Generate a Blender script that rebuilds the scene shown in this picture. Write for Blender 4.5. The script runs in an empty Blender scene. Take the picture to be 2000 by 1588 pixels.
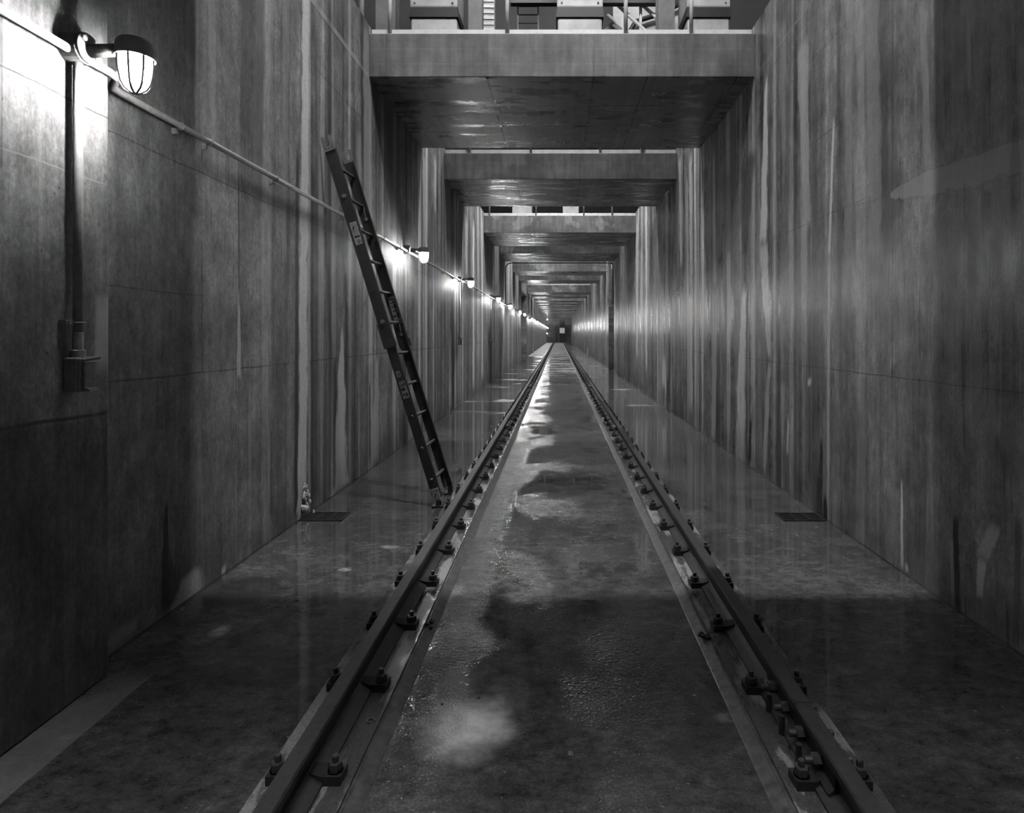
import bpy, bmesh, math, random
from mathutils import Vector, Matrix
random.seed(7)
C = bpy.context.scene.collection
PI = math.pi
H = 1.46            # eye height
F = 1181.0          # focal length in pixels of a 2000 px wide frame
XL, XN, XR = -2.047, -1.924, 2.117     # left wall, protruding near panel, right wall
ZS, ZT, ZW = 4.24, 4.71, 4.80          # slab underside, slab top, wall top
YB, YE = -7.0, 104.0

# ------------------------------------------------------------------ helpers
def link(o, parent=None):
    C.objects.link(o)
    if parent is not None: o.parent = parent
    return o

def obj(name, bm, mat, parent=None, smooth=False, kind=None):
    bmesh.ops.recalc_face_normals(bm, faces=bm.faces[:])
    me = bpy.data.meshes.new(name)
    bm.to_mesh(me); bm.free()
    if smooth:
        for p in me.polygons: p.use_smooth = True
    me.materials.append(mat)
    o = bpy.data.objects.new(name, me)
    link(o, parent)
    if kind: o['kind'] = kind
    return o

def tag(o, label, cat, group=None, kind=None):
    o['label'] = label; o['category'] = cat
    if group: o['group'] = group
    if kind: o['kind'] = kind
    return o

def thing(name, label, cat, loc=(0, 0, 0), group=None):
    o = bpy.data.objects.new(name, None)
    o.empty_display_size = .1
    C.objects.link(o); o.location = loc
    return tag(o, label, cat, group)

def struct(name, bm, mat):
    return obj(name, bm, mat, kind='structure')

def box(bm, x0, x1, y0, y1, z0, z1, bev=0.0, M=None):
    vs = [bm.verts.new(v) for v in [(x0,y0,z0),(x1,y0,z0),(x1,y1,z0),(x0,y1,z0),(x0,y0,z1),(x1,y0,z1),(x1,y1,z1),(x0,y1,z1)]]
    fs = [bm.faces.new([vs[i] for i in q]) for q in [(0,3,2,1),(4,5,6,7),(0,1,5,4),(1,2,6,5),(2,3,7,6),(3,0,4,7)]]
    if bev > 0:
        es = list({e for f in fs for e in f.edges})
        r = bmesh.ops.bevel(bm, geom=es, offset=bev, segments=2, affect='EDGES', profile=.5)
        if M is not None:
            allv = {v for v in vs if v.is_valid} | {v for f in r['faces'] for v in f.verts} | {v for v in r['verts']}
            for v in allv: v.co = M @ v.co
    elif M is not None:
        for v in vs: v.co = M @ v.co
    return bm

def ring(bm, c, r, axis_m, n, a0=0.0):
    return [bm.verts.new(c + axis_m @ Vector((r*math.cos(a0+2*PI*i/n), r*math.sin(a0+2*PI*i/n), 0))) for i in range(n)]

def frame(d):
    d = Vector(d).normalized()
    return d.to_track_quat('Z', 'Y').to_matrix()

def tube(bm, pts, r, n=12, cap=True):
    pts = [Vector(p) for p in pts]
    rs = r if isinstance(r, (list, tuple)) else [r]*len(pts)
    prev = None
    up = None
    for i, p in enumerate(pts):
        if i == 0: d = pts[1]-pts[0]
        elif i == len(pts)-1: d = pts[-1]-pts[-2]
        else: d = (pts[i+1]-pts[i]).normalized() + (pts[i]-pts[i-1]).normalized()
        d.normalize()
        if up is None:
            up = Vector((0,0,1)) if abs(d.z) < .9 else Vector((1,0,0))
        x = up.cross(d).normalized(); y = d.cross(x).normalized(); up = y
        m = Matrix((x, y, d)).transposed()
        rg = ring(bm, p, rs[i], m, n)
        if prev:
            for k in range(n):
                bm.faces.new([prev[k], prev[(k+1)%n], rg[(k+1)%n], rg[k]])
        elif cap: bm.faces.new(rg[::-1])
        prev = rg
    if cap: bm.faces.new(prev)
    return bm

def lathe(bm, prof, c=(0,0,0), axis=(0,0,1), n=20):
    m = frame(axis); c = Vector(c); prev = None
    for (r, z) in prof:
        cc = c + m @ Vector((0,0,z))
        rg = ring(bm, cc, max(r, 1e-4), m, n)
        if prev:
            for k in range(n): bm.faces.new([prev[k], prev[(k+1)%n], rg[(k+1)%n], rg[k]])
        else: bm.faces.new(rg[::-1])
        prev = rg
    bm.faces.new(prev)
    return bm

def prism(bm, poly, fn, a, b):
    """poly of 2-D points, fn(p, t) -> 3-D; sweeps from t=a to t=b"""
    A = [bm.verts.new(fn(p, a)) for p in poly]; B = [bm.verts.new(fn(p, b)) for p in poly]
    bm.faces.new(A[::-1]); bm.faces.new(B)
    n = len(poly)
    for i in range(n): bm.faces.new([A[i], A[(i+1)%n], B[(i+1)%n], B[i]])
    return bm

def dup_tree(o, parent=None):
    c = o.copy(); C.objects.link(c)
    c.parent = parent
    for ch in list(o.children): dup_tree(ch, c)
    return c

# point on a wall plane X from a reading of the photograph
def wp(px, py, X):
    D = F*abs(X)/abs(px-1091.0)
    return D, H-(py-653.0)*D/F

# ------------------------------------------------------------------ materials
class NT:
    def __init__(s, name):
        s.m = bpy.data.materials.new(name); s.m.use_nodes = True
        s.t = s.m.node_tree; s.n = s.t.nodes; s.n.clear()
        s.out = s.n.new('ShaderNodeOutputMaterial')
        s.b = s.n.new('ShaderNodeBsdfPrincipled')
        s.t.links.new(s.b.outputs[0], s.out.inputs[0])
        g = s.n.new('ShaderNodeNewGeometry'); s.pos = g.outputs['Position']
        sp = s.n.new('ShaderNodeSeparateXYZ'); s.t.links.new(s.pos, sp.inputs[0])
        s.x, s.y, s.z = sp.outputs
    def set(s, sock, v):
        if isinstance(v, bpy.types.NodeSocket): s.t.links.new(v, sock)
        elif isinstance(v, (tuple, list)): sock.default_value = v
        else: sock.default_value = v
    def math(s, op, a, b=0.0, c=0.0, clamp=False):
        n = s.n.new('ShaderNodeMath'); n.operation = op; n.use_clamp = clamp
        s.set(n.inputs[0], a); s.set(n.inputs[1], b); s.set(n.inputs[2], c)
        return n.outputs[0]
    def add(s, a, b): return s.math('ADD', a, b)
    def sub(s, a, b): return s.math('SUBTRACT', a, b)
    def mul(s, a, b): return s.math('MULTIPLY', a, b)
    def mapr(s, v, a, b, c, d, smooth=True):
        n = s.n.new('ShaderNodeMapRange'); n.interpolation_type = 'SMOOTHSTEP' if smooth else 'LINEAR'
        s.set(n.inputs[0], v); s.set(n.inputs[1], a); s.set(n.inputs[2], b); s.set(n.inputs[3], c); s.set(n.inputs[4], d)
        return n.outputs[0]
    def vec(s, x, y, z):
        n = s.n.new('ShaderNodeCombineXYZ')
        s.set(n.inputs[0], x); s.set(n.inputs[1], y); s.set(n.inputs[2], z); return n.outputs[0]
    def noise(s, v, scale=1.0, detail=3.0, rough=.55, dist=0.0):
        n = s.n.new('ShaderNodeTexNoise'); s.set(n.inputs['Vector'], v)
        n.inputs['Scale'].default_value = scale; n.inputs['Detail'].default_value = detail
        n.inputs['Roughness'].default_value = rough; n.inputs['Distortion'].default_value = dist
        return n.outputs[0]
    def vor(s, v, scale):
        n = s.n.new('ShaderNodeTexVoronoi'); s.set(n.inputs['Vector'], v); n.inputs['Scale'].default_value = scale
        return n.outputs['Distance']
    def mix(s, f, a, b):
        # float mix
        n = s.n.new('ShaderNodeMix'); n.data_type = 'FLOAT'
        s.set(n.inputs[0], f); s.set(n.inputs[2], a); s.set(n.inputs[3], b); return n.outputs[0]
    def bump(s, h, strength, dist):
        n = s.n.new('ShaderNodeBump'); s.set(n.inputs['Strength'], strength); n.inputs['Distance'].default_value = dist
        s.t.links.new(h, n.inputs['Height']); s.t.links.new(n.outputs[0], s.b.inputs['Normal'])
    def col(s, v):
        n = s.n.new('ShaderNodeCombineColor')
        for k in range(3): s.set(n.inputs[k], v)
        s.t.links.new(n.outputs[0], s.b.inputs['Base Color'])

def simple(name, g, rough=.5, metal=0.0, var=.25, scale=30.0, spec=.5):
    m = NT(name)
    nz = m.noise(m.pos, scale, 4.0, .6)
    m.col(m.mul(m.mapr(nz, .25, .75, 1-var, 1+var, False), g))
    m.b.inputs['Roughness'].default_value = rough
    m.b.inputs['Metallic'].default_value = metal
    m.b.inputs['Specular IOR Level'].default_value = spec
    m.bump(nz, .25, .002)
    return m.m

WHITE, DARK = .62, .012
def wall_material(name, X, stains, seams_y, seams_z, extra=None, base=.155):
    m = NT(name)
    x, y, z = m.x, m.y, m.z
    wob = m.noise(m.vec(m.mul(x, .6), m.mul(y, .9), m.mul(z, .9)), 1.0, 4.0, .6)
    wide = m.noise(m.vec(3.1, m.mul(y, 1.6), m.mul(z, .10)), 1.0, 3.0, .6)
    mid = m.noise(m.vec(7.7, m.mul(y, 9.0), m.mul(z, .35)), 1.0, 4.0, .65)
    fine = m.noise(m.vec(1.7, m.mul(y, 55.0), m.mul(z, 1.6)), 1.0, 3.0, .6)
    grit = m.noise(m.vec(m.mul(x, 70.0), m.mul(y, 70.0), m.mul(z, 45.0)), 1.0, 3.0, .75)
    v = m.mapr(wob, .25, .75, .70, 1.35, False)
    v = m.mul(v, m.mapr(wide, .3, .7, .62, 1.45, False))
    inn = m.mapr(y, 3.2, 8.5, 0.0, 1.0)
    mott = m.noise(m.vec(x, m.mul(y, 3.2), m.mul(z, 2.4)), 1.0, 5.0, .65)
    v = m.mul(v, m.mix(inn, m.mapr(mid, .25, .75, .80, 1.20, False), m.mapr(mid, .25, .75, .50, 1.55, False)))
    v = m.mul(v, m.mapr(mott, .32, .68, .62, 1.38, False))
    v = m.mul(v, m.mapr(fine, .25, .75, .80, 1.2, False))
    speck = m.noise(m.vec(x, m.mul(y, 14.0), m.mul(z, 8.0)), 1.0, 5.0, .8)
    v = m.mul(v, m.mapr(speck, .33, .67, .66, 1.34, False))
    v = m.mul(v, m.mapr(grit, .25, .75, .66, 1.34, False))
    v = m.mul(v, base)
    # form boards: faint horizontal banding near seams
    # lime runs everywhere: narrow bright vertical lines, more of them further in
    for (fy, fz, th, amp) in ((2.3, .05, .615, .34), (5.3, .11, .63, .30)):
        l = m.noise(m.vec(fy*3.3, m.mul(y, fy), m.mul(z, fz)), 1.0, 1.0, .5)
        far = m.mapr(y, 3.0, 9.0, .15, 1.0)
        k = m.mul(m.mul(m.mapr(l, th, th+.05, 0.0, amp), far), m.mapr(fine, .2, .6, .5, 1.2))
        v = m.add(v, k)
        l2 = m.noise(m.vec(fy*5.3+11, m.mul(y, fy*1.1), m.mul(z, fz)), 1.0, 1.0, .5)
        v = m.mul(v, m.mapr(m.mul(m.mapr(l2, th-.04, th+.05, 0.0, 1.0), m.mapr(y, 3.0, 7.0, .35, 1.0)), 0, 1, 1.0, .38))
    # pores and pits
    pit = m.vor(m.vec(x, m.mul(y, 1.0), m.mul(z, .55)), 16.0)
    pv = m.noise(m.pos, 1.1, 2.0)
    pits = m.mapr(pit, .035, .075, 0.0, 1.0)
    pits = m.math('MAXIMUM', pits, m.mapr(pv, .44, .50, 1.0, 0.0))
    v = m.mul(v, m.mapr(pits, 0, 1, .3, 1, False))
    # cast joints
    jw = m.mul(m.sub(m.noise(m.vec(0.0, m.mul(y, 3.0), 2.0), 1.0, 4.0), .5), .03)
    hs = pits
    for (z0, w, gg, y0, y1) in seams_z:
        d = m.math('ABSOLUTE', m.sub(m.add(z, jw), z0))
        k = m.mapr(d, w*.4, w, 1.0, 0.0)
        if y0 is not None:
            k = m.mul(k, m.mul(m.math('GREATER_THAN', y, y0), m.math('LESS_THAN', y, y1)))
        k = m.mul(k, m.mapr(wob, .3, .6, .35, 1.0))
        v = m.mix(k, v, m.mul(v, .3) if gg < 0 else gg)
        hs = m.sub(hs, k)
    for (y0, w, gg, z0, z1) in seams_y:
        d = m.math('ABSOLUTE', m.sub(y, y0))
        k = m.mul(m.mapr(d, w*.4, w, 1.0, 0.0), m.mul(m.math('GREATER_THAN', z, z0), m.math('LESS_THAN', z, z1)))
        v = m.mix(k, v, m.mul(v, .3) if gg < 0 else gg)
        hs = m.sub(hs, k)
    # individual runs, weeps and deposits: (px_top, py_top, px_bottom, py_bottom, w_top, w_bottom, grey, strength)
    sn = m.sub(m.noise(m.vec(4.4, m.mul(y, .8), m.mul(z, 3.5)), 1.0, 1.0), .5)
    edge = m.noise(m.vec(2.2, m.mul(y, 22.0), m.mul(z, 5.0)), 1.0, 3.0, .7)
    for (xa, ya, xb, yb, wa, wb, gg, st) in stains:
        Da, Za = wp(xa, ya, X); Db, Zb = wp(xb, yb, X)
        Wa = wa*Da/abs(xa-1091.0)/2; Wb = wb*Db/abs(xb-1091.0)/2
        t = m.math('DIVIDE', m.sub(Za, z), max(Za-Zb, .01))
        cy = m.add(m.mul(t, Db-Da), Da)
        wn = m.mul(sn, (Wa+Wb)*.5)
        w = m.add(m.mul(m.math('MAXIMUM', m.math('MINIMUM', t, 1.0), 0.0), Wb-Wa), Wa)
        d = m.math('DIVIDE', m.math('ABSOLUTE', m.sub(m.add(y, wn), cy)), m.math('MAXIMUM', w, .002))
        d = m.add(d, m.mul(m.sub(edge, .5), 1.5))
        k = m.mapr(d, .85, 1.45, 1.0, 0.0)
        fd = min(.5, 22.0/max(20.0, abs(yb-ya))); te = m.add(t, m.mul(m.sub(edge, .5), fd))
        k = m.mul(k, m.mul(m.mapr(te, -.02, fd, 0.0, 1.0), m.mapr(te, 1.0-fd*.6, 1.03, 1.0, 0.0)))
        k = m.mul(k, m.mapr(grit, .3, .6, min(1, st*.8), min(1, st*1.15)))
        v = m.mix(k, v, gg*1.15 if gg > .2 else gg)
    if extra: v = extra(m, v, wob, mid, grit)
    # splash line of lime and dirt at the foot
    foot = m.mapr(m.add(z, m.mul(m.sub(mid, .5), .25)), .0, .10, 1.0, 0.0)
    fn = m.noise(m.vec(x, m.mul(y, 2.2), 0.0), 1.0, 4.0)
    v = m.mix(m.mul(foot, m.mapr(fn, .52, .66, 0.0, .6)), v, .33)
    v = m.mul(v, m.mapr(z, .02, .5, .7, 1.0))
    v = m.math('MAXIMUM', v, .01)
    m.col(v)
    r = m.mapr(mid, .3, .7, .15, .42, False) if X > 0 else m.mapr(mid, .3, .7, .46, .70, False)
    r = m.add(r, m.mapr(wob, .3, .7, -.06, .14, False))
    m.t.links.new(r, m.b.inputs['Roughness'])
    m.b.inputs['Specular IOR Level'].default_value = .6 if X > 0 else .5
    bn = m.noise(m.vec(x, m.mul(y, 12.0), m.mul(z, 2.0)), 1.0, 3.0, .7)
    m.bump(m.add(bn, m.mul(grit, .35)), .6, .006)
    return m.m

LS = [ # left wall
 (598, -60, 590, 1005, 11, 15, .50, .85), (604, -60, 604, 1000, 5, 4, .40, .5), (581, 300, 578, 1005, 5, 6, .03, .8), (611, 330, 611, 990, 6, 5, .04, .6),
 (669, 640, 663, 957, 3, 27, .52, .85), (655, 690, 652, 960, 4, 5, .03, .7), (736, 690, 733, 905, 4, 12, .40, .7), (722, 740, 722, 905, 2, 3, .02, .8),
 (467, 560, 467, 740, 3, 8, .42, .6), (466, 300, 468, 600, 3, 3, .02, .5), (325, 975, 322, 1195, 4, 18, .012, .95), (318, 1000, 340, 1195, 2, 26, .04, .6),
 (372, 1110, 362, 1182, 26, 60, .55, .8), (240, 1215, 226, 1262, 50, 60, .4, .6), (438, 1098, 436, 1130, 6, 8, .55, .8), (592, 950, 597, 1002, 5, 14, .012, .95), (585, 955, 582, 1006, 3, 8, .5, .9),
 (700, 250, 703, 470, 10, 8, .3, .5), (716, 60, 720, 560, 10, 14, .33, .5), (690, 200, 694, 400, 14, 10, .05, .5), (760, 330, 765, 480, 10, 12, .36, .5),
 (830, 300, 832, 480, 9, 5, .45, .6), (850, 300, 850, 420, 4, 3, .5, .6), (760, 170, 775, 460, 30, 20, .05, .55), (802, 620, 802, 860, 5, 9, .35, .6),
 (560, -50, 555, 500, 12, 8, .25, .4), (510, -50, 505, 420, 18, 10, .10, .5), (412, -60, 418, 330, 12, 8, .24, .4), (272, 850, 266, 905, 22, 30, .32, .4),
 (530, 830, 530, 1010, 3, 5, .05, .5), (880, 640, 880, 800, 3, 5, .5, .7), (925, 430, 925, 760, 3, 3, .6, .8), (942, 420, 942, 740, 2, 3, .6, .7), (911, 420, 911, 540, 5, 3, .5, .7)]
RS = [ # right wall
 (1497, 150, 1490, 470, 4, 12, .58, .85), (1490, 470, 1503, 700, 14, 6, .5, .8), (1503, 700, 1492, 920, 5, 7, .42, .7), (1629, 230, 1619, 500, 4, 4, .55, .8), (1619, 500, 1617, 1020, 5, 4, .42, .7),
 (1567, 80, 1577, 440, 18, 10, .34, .7), (1453, 560, 1444, 905, 7, 16, .55, .9), (1394, 300, 1396, 560, 3, 5, .45, .8), (1396, 560, 1394, 860, 9, 6, .45, .8), (1349, 300, 1350, 800, 5, 5, .5, .8),
 (1341, 350, 1346, 800, 4, 4, .4, .6), (1604, 850, 1600, 1022, 3, 12, .03, .9), (1612, 963, 1612, 1030, 6, 7, .004, 1.0), (1867, 1000, 1868, 1196, 8, 14, .006, 1.0), (1858, 1040, 1862, 1190, 5, 8, .35, .5),
 (1467, 806, 1463, 910, 3, 6, .01, .95), (1761, 935, 1762, 1112, 3, 5, .55, .8), (1770, 1095, 1772, 1120, 5, 6, .6, .8), (1948, 1020, 1916, 1090, 20, 20, .42, .8), (1918, 1085, 1914, 1172, 14, 10, .55, .9),
 (1540, 805, 1537, 890, 3, 4, .55, .7), (1548, 795, 1546, 850, 4, 3, .45, .7), (1583, 735, 1580, 755, 6, 5, .6, .8), (1700, -40, 1710, 500, 26, 18, .25, .5), (1660, -40, 1660, 600, 12, 20, .24, .4),
 (1735, 100, 1740, 500, 30, 22, .08, .5), (1800, 0, 1812, 330, 10, 12, .25, .5), (1890, 0, 1893, 180, 6, 6, .3, .6), (1473, 300, 1472, 760, 3, 4, .4, .5), (1528, 40, 1530, 300, 12, 8, .27, .5),
 (1460, 300, 1453, 500, 30, 8, .04, .7), (1420, 330, 1425, 500, 24, 8, .05, .5), (1262, 300, 1262, 720, 4, 3, .6, .8), (1244, 420, 1244, 700, 3, 3, .6, .8), (1302, 340, 1303, 740, 5, 4, .5, .8),
 (1318, 330, 1318, 520, 5, 3, .03, .7), (1327, 300, 1330, 520, 4, 4, .45, .7), (1272, 430, 1272, 560, 6, 6, .04, .7), (1297, 690, 1297, 760, 5, 7, .6, .8), (1325, 770, 1330, 830, 14, 20, .04, .6), (1990, 1010, 1985, 1260, 12, 10, .05, .5)]
def right_extra(m, v, wob, mid, grit):
    # trowelled patch running along the wall
    w = m.mul(m.sub(m.noise(m.vec(0, m.mul(m.y, 5.0), m.mul(m.z, 5.0)), 1.0, 5.0, .6), .5), .16)
    zc = m.add(m.mul(m.sub(m.y, 2.7), .07), 2.27)
    hw = m.mul(m.math('SQRT', m.mapr(m.y, 3.45, 3.86, 1.0, 0.0, False)), .075)
    d = m.sub(m.math('ABSOLUTE', m.sub(m.add(m.z, m.mul(w, .6)), zc)), m.add(hw, m.mul(w, .35)))
    k = m.mul(m.mapr(d, -.006, .004, 1.0, 0.0), m.math('GREATER_THAN', hw, .002))
    v = m.mix(m.mul(m.mapr(m.math('ABSOLUTE', d), .0, .006, 1.0, 0.0), .35), v, .03)
    return m.mix(m.mul(k, .8), v, m.mul(m.mapr(mid, .2, .8, .9, 1.1), .28))
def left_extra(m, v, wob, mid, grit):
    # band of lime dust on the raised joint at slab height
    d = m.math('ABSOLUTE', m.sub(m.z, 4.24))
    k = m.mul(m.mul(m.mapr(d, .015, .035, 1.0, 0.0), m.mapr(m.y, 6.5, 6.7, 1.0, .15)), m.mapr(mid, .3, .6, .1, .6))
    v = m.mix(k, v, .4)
    return m.mul(v, m.mapr(m.y, 3.44, 3.50, .72, 1.0))  # panel before this joint darker, overhead slab's shade put into its colour

M = {}
def zoned(name, X, stains, sy, sz, extra, cuts):
    out = []
    cuts = [-1e3]+cuts+[1e3]
    for i, (a, b) in enumerate(zip(cuts[:-1], cuts[1:])):
        sub = []
        for st in stains:
            Da = wp(st[0], st[1], X)[0]; Db = wp(st[2], st[3], X)[0]
            wd = .75*max(st[4]*Da/abs(st[0]-1091), st[5]*Db/abs(st[2]-1091))+.02
            if min(Da, Db)-wd < b and max(Da, Db)+wd > a: sub.append(st)
        ssy = [q for q in sy if a-.05 < q[0] < b+.05]
        ssz = [q for q in sz if q[3] is None or (q[3] < b and q[4] > a)]

        out.append(wall_material(name, X, sub, ssy, ssz, extra))
    return out
CUTL = [3.3, 4.0, 4.72, 5.3, 6.0, 6.45, 7.3, 9.0, 11.0, 14.0]
CUTR = [3.0, 3.55, 4.0, 4.5, 5.1, 5.8, 6.4, 7.4, 9.2, 10.6, 12.6, 16.5]
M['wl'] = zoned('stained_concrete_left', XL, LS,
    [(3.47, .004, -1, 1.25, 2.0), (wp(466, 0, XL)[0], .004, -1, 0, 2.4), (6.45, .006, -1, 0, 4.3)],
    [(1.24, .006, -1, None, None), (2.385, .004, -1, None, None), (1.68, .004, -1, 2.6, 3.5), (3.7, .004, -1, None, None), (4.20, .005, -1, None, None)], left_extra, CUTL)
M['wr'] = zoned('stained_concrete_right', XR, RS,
    [(wp(1743, 0, XR)[0], .006, -1, 1.2, 4.2), (wp(1479, 0, XR)[0], .012, -1, 1.2, 1.9), (9.9, .02, -1, 0, 4.2)],
    [(1.19, .005, -1, None, None), (2.40, .004, -1, 4.2, 90.0), (3.05, .004, -1, 4.5, 90.0), (3.75, .004, -1, None, None), (4.24, .006, .35, 3.2, 7.0), (4.12, .005, -1, None, None)], right_extra, CUTR)
def near_extra(m, v, wob, mid, grit):
    # lime runs down the free edge of the panel
    d = m.add(m.sub(m.y, 2.55), m.mul(m.sub(m.noise(m.vec(0, 0, m.mul(m.z, 3.0)), 1.0, 5.0), .5), .12))
    k = m.mapr(d, -.01, .01, 0.0, .5)
    v = m.mix(k, v, m.mul(v, .45))
    k2 = m.mul(m.mapr(m.math('ABSOLUTE', m.sub(m.z, 1.46)), .08, .2, 1.0, 0.0), m.mapr(m.add(d, m.mul(mid, .05)), -.03, .0, 0.0, .8))
    v = m.mix(k2, v, .5)
    low = m.mapr(m.add(m.z, m.mul(m.sub(wob, .5), .12)), 1.10, 1.16, .55, 1.0)   # panel darker below the joint, with an uneven edge
    return m.mul(v, low)
M['wn'] = wall_material('pale_concrete_near_panel', XN, [(3, -50, 3, 330, 5, 4, .02, .5), (190, 760, 170, 800, 60, 40, .22, .3)], [],
    [(2.385, .004, -1, None, None), (2.10, .004, .3, None, None), (1.13, .01, -1, None, None)], near_extra, base=.20)

def slab_material():
    m = NT('wet_slab_concrete')
    x, y, z = m.x, m.y, m.z
    a = m.noise(m.vec(m.mul(x, .7), m.mul(y, .9), m.mul(z, .7)), 1.0, 5.0, .6)
    b = m.noise(m.vec(m.mul(x, 1.3), m.mul(y, 5.0), m.mul(z, 1.5)), 1.0, 5.0, .65)
    c = m.noise(m.pos, 120.0, 2.0)
    patch = m.noise(m.vec(m.mul(x, 1.7), m.mul(y, .35), m.mul(z, 1.5)), 1.0, 4.0, .5)
    v = m.mul(m.mapr(a, .3, .7, .55, 1.5, False), m.mapr(b, .3, .7, .55, 1.45, False))
    v = m.mul(v, m.mapr(c, .2, .8, .85, 1.15, False))
    v = m.mul(v, .16)
    v = m.add(v, m.mul(m.mapr(patch, .57, .60, 0.0, .12), m.mapr(y, 10.0, 12.0, .12, 1.0)))
    vs = m.noise(m.vec(m.mul(x, 7.0), 0.0, m.mul(z, .8)), 1.0, 4.0, .7)
    v = m.mul(v, m.mapr(vs, .35, .65, .7, 1.3, False))
    g = m.n.new('ShaderNodeNewGeometry'); sp = m.n.new('ShaderNodeSeparateXYZ'); m.t.links.new(g.outputs['True Normal'], sp.inputs[0])
    under = m.mapr(sp.outputs[2], -.9, -.5, 1.0, 0.0)
    v = m.mul(v, m.mapr(under, 0, 1, .66, .62, False))
    h = c
    for (x0, w) in ((-.774, .020), (.38, .013), (.96, .013), (-1.86, .014), (1.93, .012)):
        k = m.mapr(m.math('ABSOLUTE', m.sub(m.add(x, m.mul(m.sub(b, .5), .02)), x0)), w*.5, w, 1.0, 0.0)
        k = m.mul(k, m.mapr(under, 0, 1, .25, 1, False))
        v = m.mix(k, v, .015); h = m.sub(h, k)
    for y0 in (7.35, 8.03, 12.1, 17.6, 18.4, 22.0, 27.6, 32.1):
        k = m.mul(m.mapr(m.math('ABSOLUTE', m.sub(m.add(y, m.mul(m.sub(b, .5), .02)), y0)), .006, .018, 1.0, 0.0), under)
        v = m.mix(k, v, .015); h = m.sub(h, k)
    for z0 in (4.38, 4.54):
        k = m.mul(m.mapr(m.math('ABSOLUTE', m.sub(z, z0)), .002, .005, 1.0, 0.0), .5)
        v = m.mix(k, v, m.mul(v, 1.6))
    m.col(v)
    r = m.mix(under, .6, m.mapr(b, .35, .62, .16, .5))
    m.t.links.new(r, m.b.inputs['Roughness'])
    m.bump(m.add(m.mul(h, .3), m.mul(b, .6)), .5, .006)
    return m.m
M['slab'] = slab_material()

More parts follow.
